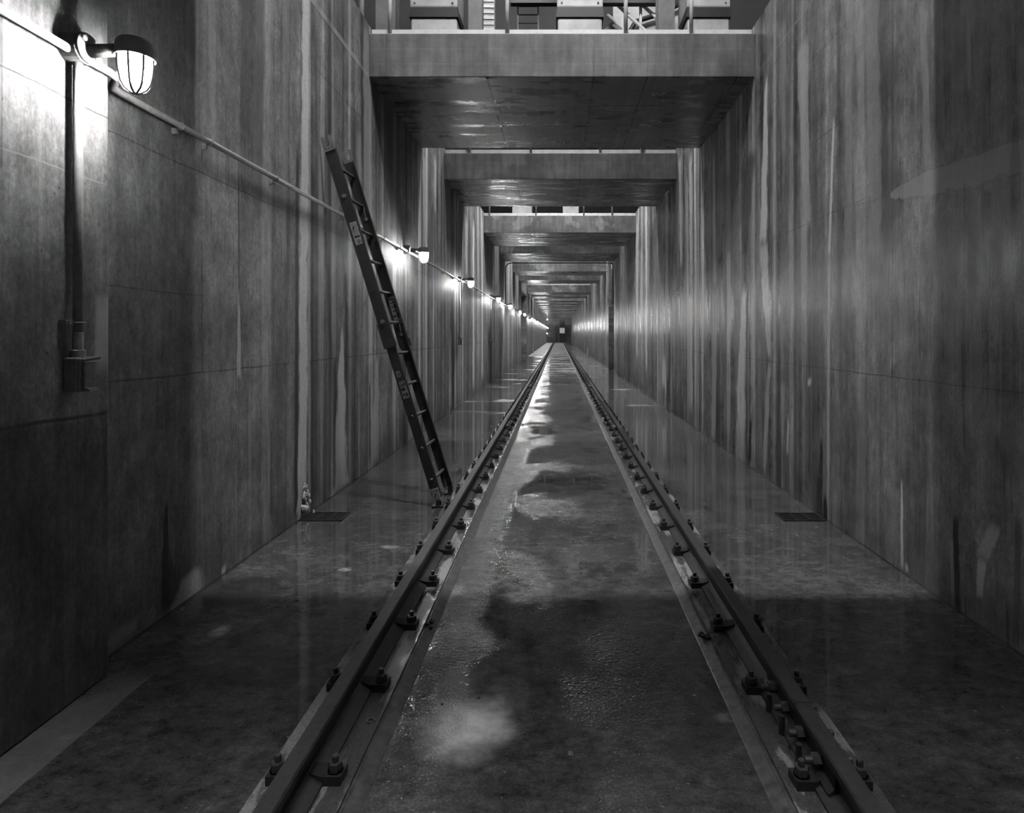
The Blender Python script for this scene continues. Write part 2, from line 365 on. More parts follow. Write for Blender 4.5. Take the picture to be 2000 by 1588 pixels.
def floor_material():
    m = NT('wet_floor_concrete')
    x, y, z = m.x, m.y, m.z
    a = m.noise(m.vec(m.mul(x, .9), m.mul(y, .9), 0.0), 1.0, 5.0, .6, .4)
    b = m.noise(m.vec(m.mul(x, 5.0), m.mul(y, 6.0), 0.0), 1.0, 4.0, .7)
    c = m.noise(m.vec(m.mul(x, 110.0), m.mul(y, 110.0), 0.0), 1.0, 3.0)
    sp = m.vor(m.pos, 95.0)
    v = m.mul(m.mapr(a, .3, .7, .55, 1.5, False), m.mapr(b, .3, .7, .6, 1.4, False))
    v = m.mul(v, m.mapr(c, .3, .7, .75, 1.25, False))
    b2 = m.noise(m.vec(m.mul(x, 14.0), m.mul(y, 20.0), 0.0), 1.0, 4.0, .8)
    v = m.mul(v, m.mapr(b2, .35, .65, .55, 1.45, False))
    v = m.mul(v, .052)
    fleck = m.noise(m.vec(m.mul(x, 30.0), m.mul(y, 50.0), 3.0), 1.0, 2.0, .6)
    v = m.add(v, m.mapr(fleck, .70, .74, 0.0, .12))
    # silt fan in the bay between the rails
    bn = m.sub(m.noise(m.vec(x, y, 2.0), 3.5, 5.0, .6), .5)
    def blob(cx, cy, rx, ry, wob=1.0, e0=.8, e1=1.15):
        dx = m.math('DIVIDE', m.sub(x, cx), rx); dy = m.math('DIVIDE', m.sub(y, cy), ry)
        d = m.math('SQRT', m.add(m.mul(dx, dx), m.mul(dy, dy)))
        d = m.add(d, m.mul(bn, wob))
        return m.mapr(d, e0, e1, 1.0, 0.0)
    k = m.mul(blob(-.34, 2.24, .20, .20, 1.3, .3, 1.1), m.mapr(m.add(y, m.mul(m.sub(a, .5), .25)), 2.02, 2.10, 0.0, 1.0))
    v = m.mix(m.mul(k, .9), v, m.mul(m.mapr(b, .3, .7, .65, 1.3), .64))
    k = blob(-.42, 2.45, .09, .40, 1.2, .1, 1.1)
    v = m.mix(m.mul(k, .35), v, .25)
    for (cx, cy, rx, ry, st) in ((-1.67, 2.98, .055, .07, .7), (-1.81, 2.18, .07, .04, .6), (-1.33, 3.75, .05, .03, .9), (.66, 2.30, .09, .05, .25), (-.6, 3.45, .12, .12, .3), (-1.16, 4.15, .10, .05, .6), (-.74, 2.95, .05, .25, .4)):
        v = m.mix(m.mul(m.mul(blob(cx, cy, rx, ry, 2.6, .3, 1.0), st), m.mapr(b, .4, .6, .3, 1.2)), v, .36)
    k = blob(-1.9, 3.45, .45, .22, 1.4, .4, 1.2)
    v = m.mul(v, m.mapr(k, 0, 1, 1.0, .5))
    # dry lime-dusted strip along the near left wall panel
    ed = m.add(m.add(x, 1.74), m.mul(m.sub(b, .5), .02))
    k = m.mul(m.mapr(ed, -.004, .004, 1.0, 0.0), m.mapr(m.add(y, m.mul(b, .2)), 2.62, 2.75, 1.0, 0.0))
    dry = k
    v = m.mix(m.mul(k, .9), v, m.mul(m.mapr(b, .3, .7, .85, 1.15), .13))
    # dirt in the joint by the walls
    e1 = m.math('MAXIMUM', m.mapr(x, XL+.005, XL+.045, 1.0, 0.0), m.mapr(x, XR-.03, XR-.004, 0.0, 1.0))
    v = m.mul(v, m.mapr(e1, 0, 1, 1.0, .35))
    # far pale silt bars across the floor
    inner0 = m.mul(m.mapr(x, -.70, -.62, 0.0, 1.0), m.mapr(x, .62, .72, 1.0, 0.0))
    bars = m.noise(m.vec(m.mul(x, .55), m.mul(y, 1.1), 4.0), 1.0, 3.0, .55)
    bars2 = m.noise(m.vec(m.mul(x, .35), m.mul(y, .55), 8.0), 1.0, 3.0, .6)
    k = m.math('MAXIMUM', m.mul(m.mapr(bars, .56, .68, 0.0, .7), m.mapr(y, 8.0, 14.0, 0.0, 1.0)), m.mul(m.mapr(bars2, .47, .56, 0.0, .75), m.mul(m.mapr(y, 16.0, 26.0, 0.0, 1.0), inner0)))
    lf = m.mul(m.mapr(y, 38.0, 42.0, 0.0, .9), m.mapr(x, -.95, -1.05, 0.0, 1.0))
    k = m.math('MAXIMUM', k, lf)
    v = m.mix(k, v, .26)
    silt = k
    m.col(v)
    # where the film of water is broken the surface is gritty
    gn = m.noise(m.vec(m.mul(x, 1.6), m.mul(y, 1.1), 9.0), 1.0, 5.0, .5)
    inner = m.mul(m.mapr(x, -.66, -.6, 0.0, 1.0), m.mapr(x, .6, .68, 1.0, 0.0))
    g = m.mul(inner, m.mapr(gn, .42, .66, 0.0, 1.0))
    g = m.math('MAXIMUM', g, m.mul(m.mul(inner, m.mapr(x, -.30, -.55, 0.0, 1.0)), m.mul(m.mapr(y, 2.9, 3.3, 0.0, 1.0), m.mapr(y, 7.5, 9.0, 1.0, 0.0))))
    g2 = m.mul(m.mapr(gn, .60, .68, 0.0, .5), m.mapr(x, 1.0, 1.1, 1.0, .0))
    g = m.math('MAXIMUM', g, m.mul(g2, m.mapr(x, -.8, -.9, 0.0, 1.0)))
    g = m.math('MAXIMUM', g, m.mul(dry, 1.0))
    g = m.mul(g, m.mapr(y, 7.0, 11.0, 1.0, .25))
    r = m.mix(g, m.mapr(b, .3, .7, .02, .09), .24)
    r = m.mix(silt, r, .6)
    r = m.mix(m.mul(inner0, m.mapr(y, 25.0, 60.0, 0.0, .8)), r, .55)
    m.t.links.new(r, m.b.inputs['Roughness'])
    m.b.inputs['IOR'].default_value = 1.45
    m.b.inputs['Specular IOR Level'].default_value = .5
    rip = m.noise(m.vec(m.mul(x, 6.0), m.mul(y, 3.0), 0.0), 1.0, 2.0)
    h = m.add(m.mul(g, m.add(m.mul(b2, .8), m.mul(sp, .55))), m.mul(rip, .015))
    m.bump(h, .8, .008)
    return m.m
M['floor'] = floor_material()

M['concrete'] = simple('plain_concrete', .16, .6, 0, .4, 5.0)
M['hall'] = simple('hall_paint', .09, .8, 0, .2, 2.0)
M['dark'] = simple('dark_backdrop_paint', .035, .8, 0, .3, 2.0)
M['hallb'] = simple('end_wall_paint', .30, .8, 0, .3, 2.0)
M['hallc'] = simple('hall_ceiling_paint', .45, .8, 0, .2, 2.0)
M['pad'] = simple('rail_pad_concrete', .075, .30, 0, .7, 22.0)
def plate_material():
    m = NT('wet_steel_sole_plate')
    a = m.noise(m.vec(m.mul(m.x, 9.0), m.mul(m.y, 2.6), 0.0), 1.0, 6.0, .65)
    c = m.noise(m.pos, 110.0, 3.0, .7)
    v = m.mix(m.mapr(a, .53, .58, 0.0, .75), .06, .26)
    v = m.mul(v, m.mapr(c, .3, .7, .6, 1.4, False))
    m.col(v)
    m.t.links.new(m.mix(m.mapr(a, .53, .58), .28, .5) if False else m.mapr(a, .45, .6, .22, .5), m.b.inputs['Roughness'])
    m.bump(m.add(a, m.mul(c, .3)), .5, .003)
    return m.m
M['plate'] = plate_material()
M['rail'] = simple('dark_rolled_steel', .030, .5, .0, .5, 40.0)
M['clip'] = simple('black_forged_steel', .018, .5, .0, .4, 60.0)
M['nut'] = simple('dark_nut_steel', .045, .42, .0, .5, 90.0)
M['stile'] = simple('dark_fibreglass', .015, .5, 0, .4, 60.0)
M['rung'] = simple('dull_aluminium_rung', .09, .45, .0, .4, 80.0)
M['fork'] = simple('dull_cast_metal', .12, .5, .0, .4, 60.0)
M['sticker'] = simple('worn_pale_sticker', .30, .6, 0, .4, 60.0)
M['ink'] = simple('black_ink', .02, .6)
M['pipe'] = simple('grey_galvanised_pipe', .34, .42, 0, .2, 40.0)
M['cast'] = simple('grey_cast_box', .27, .5, 0, .25, 60.0)
M['white'] = simple('white_paint', .62, .55, 0, .18, 9.0)
M['black'] = simple('black_paint', .012, .5)
M['cable'] = simple('black_rubber', .01, .5)
M['grey'] = simple('grey_steel_paint', .16, .6, 0, .3, 6.0)
M['lime'] = simple('lime_crust', .45, .7, 0, .4, 60.0)
M['pale'] = simple('pale_panel_paint', .42, .6, 0, .3, 4.0)

def emit(name, s, g=1.0):
    m = bpy.data.materials.new(name); m.use_nodes = True
    n = m.node_tree.nodes; n.clear()
    o = n.new('ShaderNodeOutputMaterial'); e = n.new('ShaderNodeEmission')
    e.inputs[0].default_value = (g, g, g, 1); e.inputs[1].default_value = s
    m.node_tree.links.new(e.outputs[0], o.inputs[0])
    return m
def glass(name, s, tr):
    m = bpy.data.materials.new(name); m.use_nodes = True
    n = m.node_tree.nodes; n.clear(); L = m.node_tree.links
    o = n.new('ShaderNodeOutputMaterial'); e = n.new('ShaderNodeEmission'); t = n.new('ShaderNodeBsdfTransparent'); a = n.new('ShaderNodeAddShader')
    e.inputs[0].default_value = (1, 1, 1, 1); e.inputs[1].default_value = s; t.inputs[0].default_value = (tr, tr, tr, 1)
    L.new(e.outputs[0], a.inputs[0]); L.new(t.outputs[0], a.inputs[1]); L.new(a.outputs[0], o.inputs[0])
    return m
M['globe'] = glass('frosted_lit_glass', .7, .8)
M['bulb'] = emit('glowing_bulb', 680.0)
M['lit'] = emit('lit_small_lamp', 14.0)
M['glow_panel'] = emit('dim_glowing_panel', .28)

# ------------------------------------------------------------------ setting
def zwall(name, x0, x1, y0, y1, mats, cuts):
    bm = bmesh.new()
    ys = [y0]+[c for c in cuts if y0 < c < y1]+[y1]
    rings = [[bm.verts.new((x, y, z)) for (x, z) in ((x0, 0), (x1, 0), (x1, ZW), (x0, ZW))] for y in ys]
    bm.faces.new(rings[0]); bm.faces.new(rings[-1][::-1])
    for a, b in zip(rings[:-1], rings[1:]):
        mi = sum(1 for c in cuts if c <= (a[0].co.y+b[0].co.y)/2)
        for k in range(4):
            f = bm.faces.new([a[k], b[k], b[(k+1)%4], a[(k+1)%4]]); f.material_index = mi
    o = struct(name, bm, mats[0])
    for m_ in mats[1:]: o.data.materials.append(m_)
NL = (33.0, 38.6)      # recess in the left wall
NR = (23.15, 25.6)     # recess in the right wall
bm = bmesh.new(); box(bm, -3.2, 3.2, YB, YE+1, -.3, 0); struct('floor', bm, M['floor'])
bm = bmesh.new(); box(bm, -2.6, XN, YB, 2.59, 0, ZW, .012); struct('wall_left', bm, M['wn'])
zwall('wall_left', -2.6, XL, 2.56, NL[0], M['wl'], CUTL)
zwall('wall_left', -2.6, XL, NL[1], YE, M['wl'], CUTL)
bm = bmesh.new(); box(bm, -2.62, -2.55, NL[0], NL[1], 0, ZW); box(bm, -2.56, XL, NL[0]-.001, NL[1]+.001, 3.9, ZW); struct('wall_left', bm, M['concrete'])
zwall('wall_right', XR, 2.75, YB, NR[0], M['wr'], CUTR)
zwall('wall_right', XR, 2.75, NR[1], YE, M['wr'], CUTR)
bm = bmesh.new(); box(bm, 2.70, 2.76, NR[0], NR[1], 0, ZW); struct('wall_right', bm, M['concrete'])
bm = bmesh.new(); box(bm, -3.2, 3.2, YE, YE+.4, 0, 9.5); struct('wall_back', bm, M['hallb'])
bm = bmesh.new(); box(bm, -3.2, 3.2, YB-.3, YB, 0, 9.5); struct('wall_front', bm, M['hall'])
# the gallery hall over the trench
bm = bmesh.new(); box(bm, -7, -2.6, YB, YE, ZW-.3, ZW); struct('trim_1', bm, M['concrete'])
bm = bmesh.new(); box(bm, 2.75, 7, YB, YE, ZW-.3, ZW); struct('trim_2', bm, M['concrete'])
bm = bmesh.new(); box(bm, -7.3, -7, YB, YE, ZW-.3, 9.5); struct('wall_hall_left', bm, M['hall'])
bm = bmesh.new(); box(bm, 7, 7.3, YB, YE, ZW-.3, 9.5); struct('wall_hall_right', bm, M['hall'])
bm = bmesh.new(); box(bm, -7.3, 7.3, YB-.3, YE+.4, 9.5, 9.8); struct('ceiling', bm, M['hallc'])

# rail bedding: concrete pads with a bevelled inner shoulder
RAILX = {'left': -.805, 'right': .860}
for i, (side, xc) in enumerate(RAILX.items()):
    s = 1 if side == 'left' else -1     # towards the middle of the track
    poly = [(-.150, 0), (-.150, .026), (.152, .026), (.156, .022), (.196, .003), (.20, 0)]
    bm = bmesh.new(); prism(bm, poly, lambda p, t: (xc+s*p[0], t, p[1]), YB, YE)
    struct('trim_%d' % (3+i), bm, M['pad'])

# ------------------------------------------------------------------ overhead slabs with railings
SL = [(.9, 3.42), (6.53, 9.03), (10.84, 13.15), (16.55, 19.1), (20.8, 23.1), (26.7, 28.6), (31.05, 33.15), (39.9, 42.5),
      (44.7, 46.9), (50.1, 52.6), (54.9, 57.0), (60.0, 62.5), (65.0, 67.0), (70.0, 72.5), (75.0, 77.0), (80.0, 82.5),
      (85.0, 87.0), (90.0, 92.5), (95.0, 97.0), (100.0, 102.5)]
ORD = ['', 'first', 'second', 'third', 'fourth', 'fifth', 'sixth', 'seventh', 'eighth', 'ninth', 'tenth', 'eleventh', 'twelfth',
       'thirteenth', 'fourteenth', 'fifteenth', 'sixteenth', 'seventeenth', 'eighteenth', 'nineteenth', 'twentieth', 'twenty-first']
notes = {1: 'nearest concrete slab crossing overhead, cracked wet underside, white kerb along its top edge',
         2: 'second concrete slab crossing overhead, dark face with a round white lime bloom',
         3: 'third concrete slab crossing overhead, pale patched face under a white toe board',
         4: 'fourth concrete slab crossing overhead, low dark face just before the black cable arch',
         5: 'fifth concrete slab crossing overhead, pale face framed by the black cable arch',
         6: 'sixth concrete slab crossing overhead, dark face just before the left wall recess',
         7: 'seventh concrete slab crossing overhead, pale mottled face just past the left wall recess'}
slabs = []
for i, (a, b) in enumerate(SL[1:], 1):
    bm = bmesh.new(); box(bm, XL, XR, a, b, ZS, ZT, .008 if i < 5 else 0)
    o = obj('concrete_slab', bm, M['slab'])
    lb = notes.get(i, '%s concrete slab crossing overhead, counted from the nearest, far down the tunnel' % ORD[i])
    if i == len(SL)-1: lb = 'farthest concrete slab crossing overhead, just before the dark end wall'
    tag(o, lb, 'slab', 'concrete slabs crossing over the tunnel')
bm = bmesh.new(); box(bm, XL, XR, SL[0][0], SL[0][1], ZS, ZT); struct('ceiling', bm, M['slab'])

def railing(y, posts, label, hi=True):
    t = thing('guard_railing', label, 'railing', (0, y, ZT), 'guard railings on the slab edges')
    bm = bmesh.new(); box(bm, XL+.002, XR-.002, -.012, .006, 0, .086, .002)
    obj('toe_board', bm, M['white'], t)
    for px in posts:
        bm = bmesh.new(); tube(bm, [(px, -.035, .005), (px, -.035, .66)], .022, 12 if hi else 6)
        p = obj('post', bm, M['pale'], t, smooth=True)
        if hi:
            bm = bmesh.new(); box(bm, px-.07, px+.07, -.075, .0, 0, .012, .002); obj('base_plate', bm, M['pale'], p)
    for h in (.66,):
        bm = bmesh.new(); tube(bm, [(XL+.01, -.035, h), (XR-.01, -.035, h)], .02, 8); obj('handrail', bm, M['pale'], t, smooth=True)
railing(6.63, (-1.84, -.56, .733, 1.447), 'white guard railing on the edge of the nearest overhead slab')
railing(10.94, (-1.6, -.5, .75, 1.5), 'white guard railing on the edge of the second overhead slab', False)
railing(16.65, (-1.90, -.62, .69, 1.47), 'white guard railing with thin posts on the third overhead slab', False)
railing(26.80, (-1.90, -.62, .69, 1.47), 'white guard railing on the fifth overhead slab, beyond the black cable arch', False)
railing(40.00, (-1.80, -.62, .69, 1.37), 'white guard railing on the seventh overhead slab, mirrored in the floor water', False)

# dark backdrops added on slab back edges to keep the hall behind black
for k, y in enumerate((8.97, 19.04, 42.4)):
    bm = bmesh.new(); box(bm, -7, 7, y, y+.05, ZW+.002, 9.5); box(bm, XL+.002, XR-.002, y, y+.05, ZT, ZW+.002)
    struct('wall_backdrop', bm, M['dark'])
# things standing on the galleries
def casing(x0, x1, y0, y1, z0, label, ztop=6.5, grp=None):
    t = thing('machine_casing', label, 'casing', ((x0+x1)/2, (y0+y1)/2, z0), grp)
    w, d = (x1-x0)/2, (y1-y0)/2; zb = 5.32-z0
    bm = bmesh.new(); box(bm, -w+.02, w-.02, -d+.02, d-.02, 0, zb, .02); obj('base', bm, M['pale'], t)
    bm = bmesh.new()
    prism(bm, [(-w-.0, zb-.0), (-w-.0, zb+.04), (-w+.02, zb+.115), (w-.02, zb+.115), (w, zb+.04), (w, zb)], lambda p, q: (p[0], q, p[1]), -d, d)
    obj('dark_band', bm, M['black'], t)  # black part stands in for the shadow gap under the upper casing
    bm = bmesh.new(); box(bm, -w+.01, w-.01, -d, d, zb+.115, ztop-z0, .02); obj('upper_casing', bm, M['pale'], t)
    for sx in (-1, 1):
        bm = bmesh.new(); lathe(bm, [(.012, 0), (.012, .012), (.004, .018)], (sx*(w-.07), -d, zb+.17), (0, -1, 0), 8); obj('bolt', bm, M['cast'], t)
    return t
G = 'machine casings above the nearest slab'
casing(-1.82, -1.22, 7.35, 7.9, ZT, 'pale concrete casing with a dark band, leftmost behind the top railing', grp=G)
casing(-.03, .55, 7.35, 7.9, ZT, 'pale casing with dark band and half-stained face, middle one behind the top railing', grp=G)
casing(1.55, 2.10, 7.35, 7.9, ZT, 'pale casing with dark band and one bolt, rightmost behind the top railing', grp=G)
GC = 'machine casings above the third slab'
for (a, b, lb) in ((-1.35, -.75, 'small pale casing above the third overhead slab, left one'), (.1, .6, 'small pale casing above the third overhead slab, right one')):
    casing(a, b, 17.3, 17.8, ZT, lb, grp=GC)
GC = 'machine casings above the seventh slab'
for (a, b, lb) in ((-1.35, -.75, 'small pale casing above the seventh overhead slab, left one'), (.1, .6, 'small pale casing above the seventh overhead slab, right one')):
    casing(a, b, 40.7, 41.2, ZT, lb, grp=GC)

# steel stair behind the railing
t = thing('steel_stair', 'pale steel stair with sloping handrails seen behind the top railing', 'stair', (.6, 8.30, ZT))
for (xa, za, xb, zb) in ((.19, 1.29, 1.05, .48), (.53, 1.29, 1.05, .81), (.07, 1.14, 1.0, .27)):
    bm = bmesh.new(); tube(bm, [(xa, 0, za), (xb, 0, zb)], .025, 8); obj('handrail', bm, M['white'], t, smooth=True)
bm = bmesh.new(); tube(bm, [(.525, 0, 1.30), (.525, 0, .0)], .02, 8); obj('post', bm, M['white'], t, smooth=True)
bm = bmesh.new()
prism(bm, [(.0, .95), (.95, .0), (1.1, .0), (.15, 1.1)], lambda p, q: (p[0], q, p[1]), .10, .14)
obj('stringer', bm, M['grey'], t)
for k in range(5):
    bm = bmesh.new(); x0 = .15+.22*k; z0 = .92-.19*k; box(bm, x0, x0+.2, .12, .34, z0, z0+.02); obj('tread', bm, M['grey'], t)
bm = bmesh.new(); box(bm, -.65, 1.55, 8.15, 8.25, 5.93, 6.08)
tag(obj('steel_beam', bm, M['black']), 'black horizontal beam crossing above the stair behind the top railing', 'beam')
bm = bmesh.new(); box(bm, .80, 1.85, 8.88, 8.94, ZT, 6.3)
tag(obj('sheet_panel', bm, M['pale']), 'large pale sheet panel behind the steel stair', 'panel')
bm = bmesh.new(); tube(bm, [(1.0, 8.78, ZT), (1.0, 8.78, 5.6), (1.03, 8.78, 5.85), (1.12, 8.78, 6.0), (1.3, 8.78, 6.06), (1.5, 8.78, 6.12), (1.8, 8.78, 6.28)], .035, 10)
tag(obj('curved_pipe', bm, M['black'], smooth=True), 'dark curved pipe sweeping past the pale sheet panel', 'pipe')
t = thing('slatted_cabinet', 'pale slatted cabinet left of the second railing post', 'cabinet', (-.93, 8.0, ZT))
bm = bmesh.new(); box(bm, -.09, .09, -.08, .1, 0, 1.2, .005); obj('body', bm, M['pale'], t)
for k in range(15):
    bm = bmesh.new(); box(bm, -.085, .085, -.092, -.08, .05+.075*k, .085+.075*k); obj('slat', bm, M['white'], t)
t = thing('rung_ladder', 'small dark rung ladder left of the middle casing', 'ladder', (-.42, 8.3, ZT))
for sx in (-.14, .14):
    bm = bmesh.new(); tube(bm, [(sx, 0, 0), (sx, 0, 1.35)], .012, 6); obj('stile', bm, M['grey'], t)
for k in range(11):
    bm = bmesh.new(); tube(bm, [(-.14, 0, .1+.115*k), (.14, 0, .1+.115*k)], .008, 6); obj('rung', bm, M['black'], t)
for (xa, xb, y0, lb) in ((-2.02, -1.98, 7.0, 'pale round post at the left end of the top railing'), ):
    bm = bmesh.new(); tube(bm, [(-2.25, 6.9, ZW), (-2.25, 6.9, 6.2)], .03, 10)
    tag(obj('post', bm, M['pale'], smooth=True), lb, 'post')
bm = bmesh.new(); tube(bm, [(2.55, 6.9, ZW), (2.55, 6.9, 6.2)], .03, 10)
tag(obj('post', bm, M['pale'], smooth=True), 'pale round post at the right end of the top railing', 'post')
for (x0, x1, y0, y1, lb, mt) in ((-2.30, -2.05, 7.6, 7.9, 'grey steel column at the left behind the top railing', 'grey'),
                          (-1.15, -.98, 7.7, 7.9, 'grey ribbed column right of the leftmost casing', 'grey'),
                          (1.27, 1.48, 7.7, 7.9, 'grey steel column left of the rightmost casing', 'grey')):
    t = thing('steel_column', lb, 'column', ((x0+x1)/2, y0, ZW if x0 < XL else ZT))
    w = (x1-x0)/2; zb = 0
    bm = bmesh.new(); box(bm, -w, w, 0, .02, 0, 1.8); obj('flange', bm, M[mt], t)
    bm = bmesh.new(); box(bm, -.02, .02, .02, .2, 0, 1.8); obj('web', bm, M[mt], t)
    bm = bmesh.new(); box(bm, -w, w, .2, .22, 0, 1.8); obj('flange', bm, M[mt], t)
t = thing('machine_rack', 'dark rack of machinery at the far left behind the top railing', 'rack', (-1.98, 8.3, ZT))
bm = bmesh.new(); box(bm, -.05, .55, 0, .35, 0, 1.5, .01); obj('body', bm, M['black'], t)
for k in range(5):
    bm = bmesh.new(); lathe(bm, [(.035, 0), (.035, .03), (.015, .05)], (.02, 0, .2+.2*k), (0, -1, 0), 10); obj('knob', bm, M['pale'], t)
for k in range(3):
    bm = bmesh.new(); box(bm, .1, .5, -.04, 0, .45+.35*k, .65+.35*k, .01); obj('drawer', bm, M['grey'], t)

# ------------------------------------------------------------------ rails
def rail_profile():
    h0 = .038; P = []
    half = [(.062, h0), (.062, h0+.010), (.030, h0+.024), (.010, h0+.036), (.009, h0+.080), (.024, h0+.092), (.030, h0+.096), (.031, h0+.118), (.026, h0+.1255)]
    return [(x, z) for x, z in half] + [(-x, z) for x, z in reversed(half)]
def clip_mesh(s):
    """s = +1: nose points towards -x (rail lies on the -x side)"""
    bm = bmesh.new()
    z0 = .038
    poly = [(.018, -.020), (.055, -.032), (.118, -.032), (.122, .030), (.060, .034), (.018, .022)]
    prism(bm, [(s*p[0], p[1]) for p in [q for q in poly if q[0] > .05]], lambda p, t: (p[0], p[1], t), z0, z0+.030)
    prism(bm, [(s*.058, -.032), (s*.058, .034), (s*.016, .026), (s*.016, -.024)], lambda p, t: (p[0], p[1], t + (.006 if abs(p[0]) < .03 else 0)), z0+.012, z0+.030)
    return bm
def nut_mesh(x, z0, r=.0225, h=.028, stud=.021, ax=(0, 0, 1), y=0.0, sr=.011):
    bm = bmesh.new()
    d = Vector(ax)
    lathe(bm, [(r*1.12, -.004), (r*1.12, 0)], (x, y, z0), ax, 14)
    lathe(bm, [(r*.95, 0), (r, .002), (r, h-.002), (r*.9, h)], (x, y, z0), ax, 6)
    lathe(bm, [(sr, 0), (sr, stud-.003), (sr*.8, stud)], (x, y, z0+h) if abs(d.z) > .5 else tuple(Vector((x, y, z0))+d*h), ax, 10)
    return bm
PITCH = .5
for side, xc in RAILX.items():
    t = thing('crane_rail', 'dark steel rail bolted to the floor, %s' % ('left one of the pair, by the ladder foot' if side == 'left' else 'right one, bolted joint near the camera'),
              'rail', (xc, 0, 0), 'pair of rails along the tunnel floor')
    bm = bmesh.new(); box(bm, -.145, .145, YB, YE, .026, .038); obj('sole_plate', bm, M['plate'], t)
    joints = [2.13, 9.05, 15.9, 22.7, 29.5] if side == 'right' else [9.2, 16.0, 22.8, 29.6]
    ys = [YB]+joints+[YE]
    for a, b in zip(ys[:-1], ys[1:]):
        bm = bmesh.new(); prism(bm, rail_profile(), lambda p, q: (p[0], q, p[1]), a+.0015, b-.0015)
        obj('rail_bar', bm, M['rail'], t)
    cl = {}
    y0 = 1.933 if side == 'left' else 1.912
    clips = []
    for sgn in (1, -1):
        o = obj('rail_clip', clip_mesh(sgn), M['clip'], t); o.location = (0, y0, 0)
        n = obj('nut', nut_mesh(sgn*.092, .038+.030), M['nut'], o)
        clips.append(o)
    mb = bmesh.new()
    k = 1
    while y0+PITCH*k < YE-1:
        for sgn, o in zip((1, -1), clips):
            if k < 50:
                c = o.copy(); C.objects.link(c); c.parent = t
                c.location = (0, y0+PITCH*k, 0)
                c.rotation_euler = (0, 0, random.uniform(-.05, .05))
                for g in o.children:
                    gg = g.copy(); C.objects.link(gg); gg.parent = c
            else:
                yy = y0+PITCH*k
                xa, xb = sorted((sgn*.03, sgn*.12))
                box(mb, xa, xb, yy-.032, yy+.032, .038, .068)
                box(mb, sgn*.092-.017, sgn*.092+.017, yy-.017, yy+.017, .068, .094)
        k += 1
    obj('rail_clip', mb, M['clip'], t, kind='stuff')
    for j in joints[:3]:
        for sgn in (1, -1):
            bm = bmesh.new()
            prism(bm, [(sgn*.012, .070), (sgn*.040, .060), (sgn*.044, .066), (sgn*.024, .082), (sgn*.022, .118), (sgn*.028, .128), (sgn*.012, .128)], lambda p, q: (p[0], q, p[1]), j-.30, j+.30)
            sb = obj('splice_bar', bm, M['clip'], t)
            for q in (-.20, -.07, .07, .20):
                hx = sgn*.022
                bm = nut_mesh(hx, .102, .021, .030, .024, (sgn, 0, 0), j+q, .012)
                obj('splice_bolt', bm, M['nut'], sb)
    # vertical pins beside the joint
    if side == 'right':
        for q in (-.13, .02, .15):
            bm = bmesh.new(); tube(bm, [(-.066, 2.13+q, .04), (-.066, 2.13+q, .105)], [.012, .010], 8); obj('pin', bm, M['clip'], t)

# ------------------------------------------------------------------ ladder
P0 = Vector((-1.015, 5.11, .03)); P0b = Vector((-.990, 5.53, .03))
Ptop = Vector((-1.975, 5.17, 3.10))
u = (Ptop-P0).normalized()
w = (P0b-P0); w = (w - u*w.dot(u)); W = w.length; w.normalize()
n = u.cross(w).normalized()
lad = thing('extension_ladder', 'dark fibreglass extension ladder leaning on the left wall beside the rail', 'ladder')
R = Matrix((w, n, u)).transposed().to_4x4(); R.translation = P0
lad.matrix_world = R
W = .415; L1, L2 = 1.58, 3.26
def channel(bm, x_out, sgn, hy, z0, z1, th=.004, fl=.026):
    # C-section, web outside, flanges inwards
    poly = [(x_out, -hy), (x_out, hy), (x_out+sgn*fl, hy), (x_out+sgn*fl, hy-th), (x_out+sgn*th, hy-th), (x_out+sgn*th, -hy+th), (x_out+sgn*fl, -hy+th), (x_out+sgn*fl, -hy)]
    prism(bm, poly, lambda p, q: (p[0], p[1], q), z0, z1)
    return bm
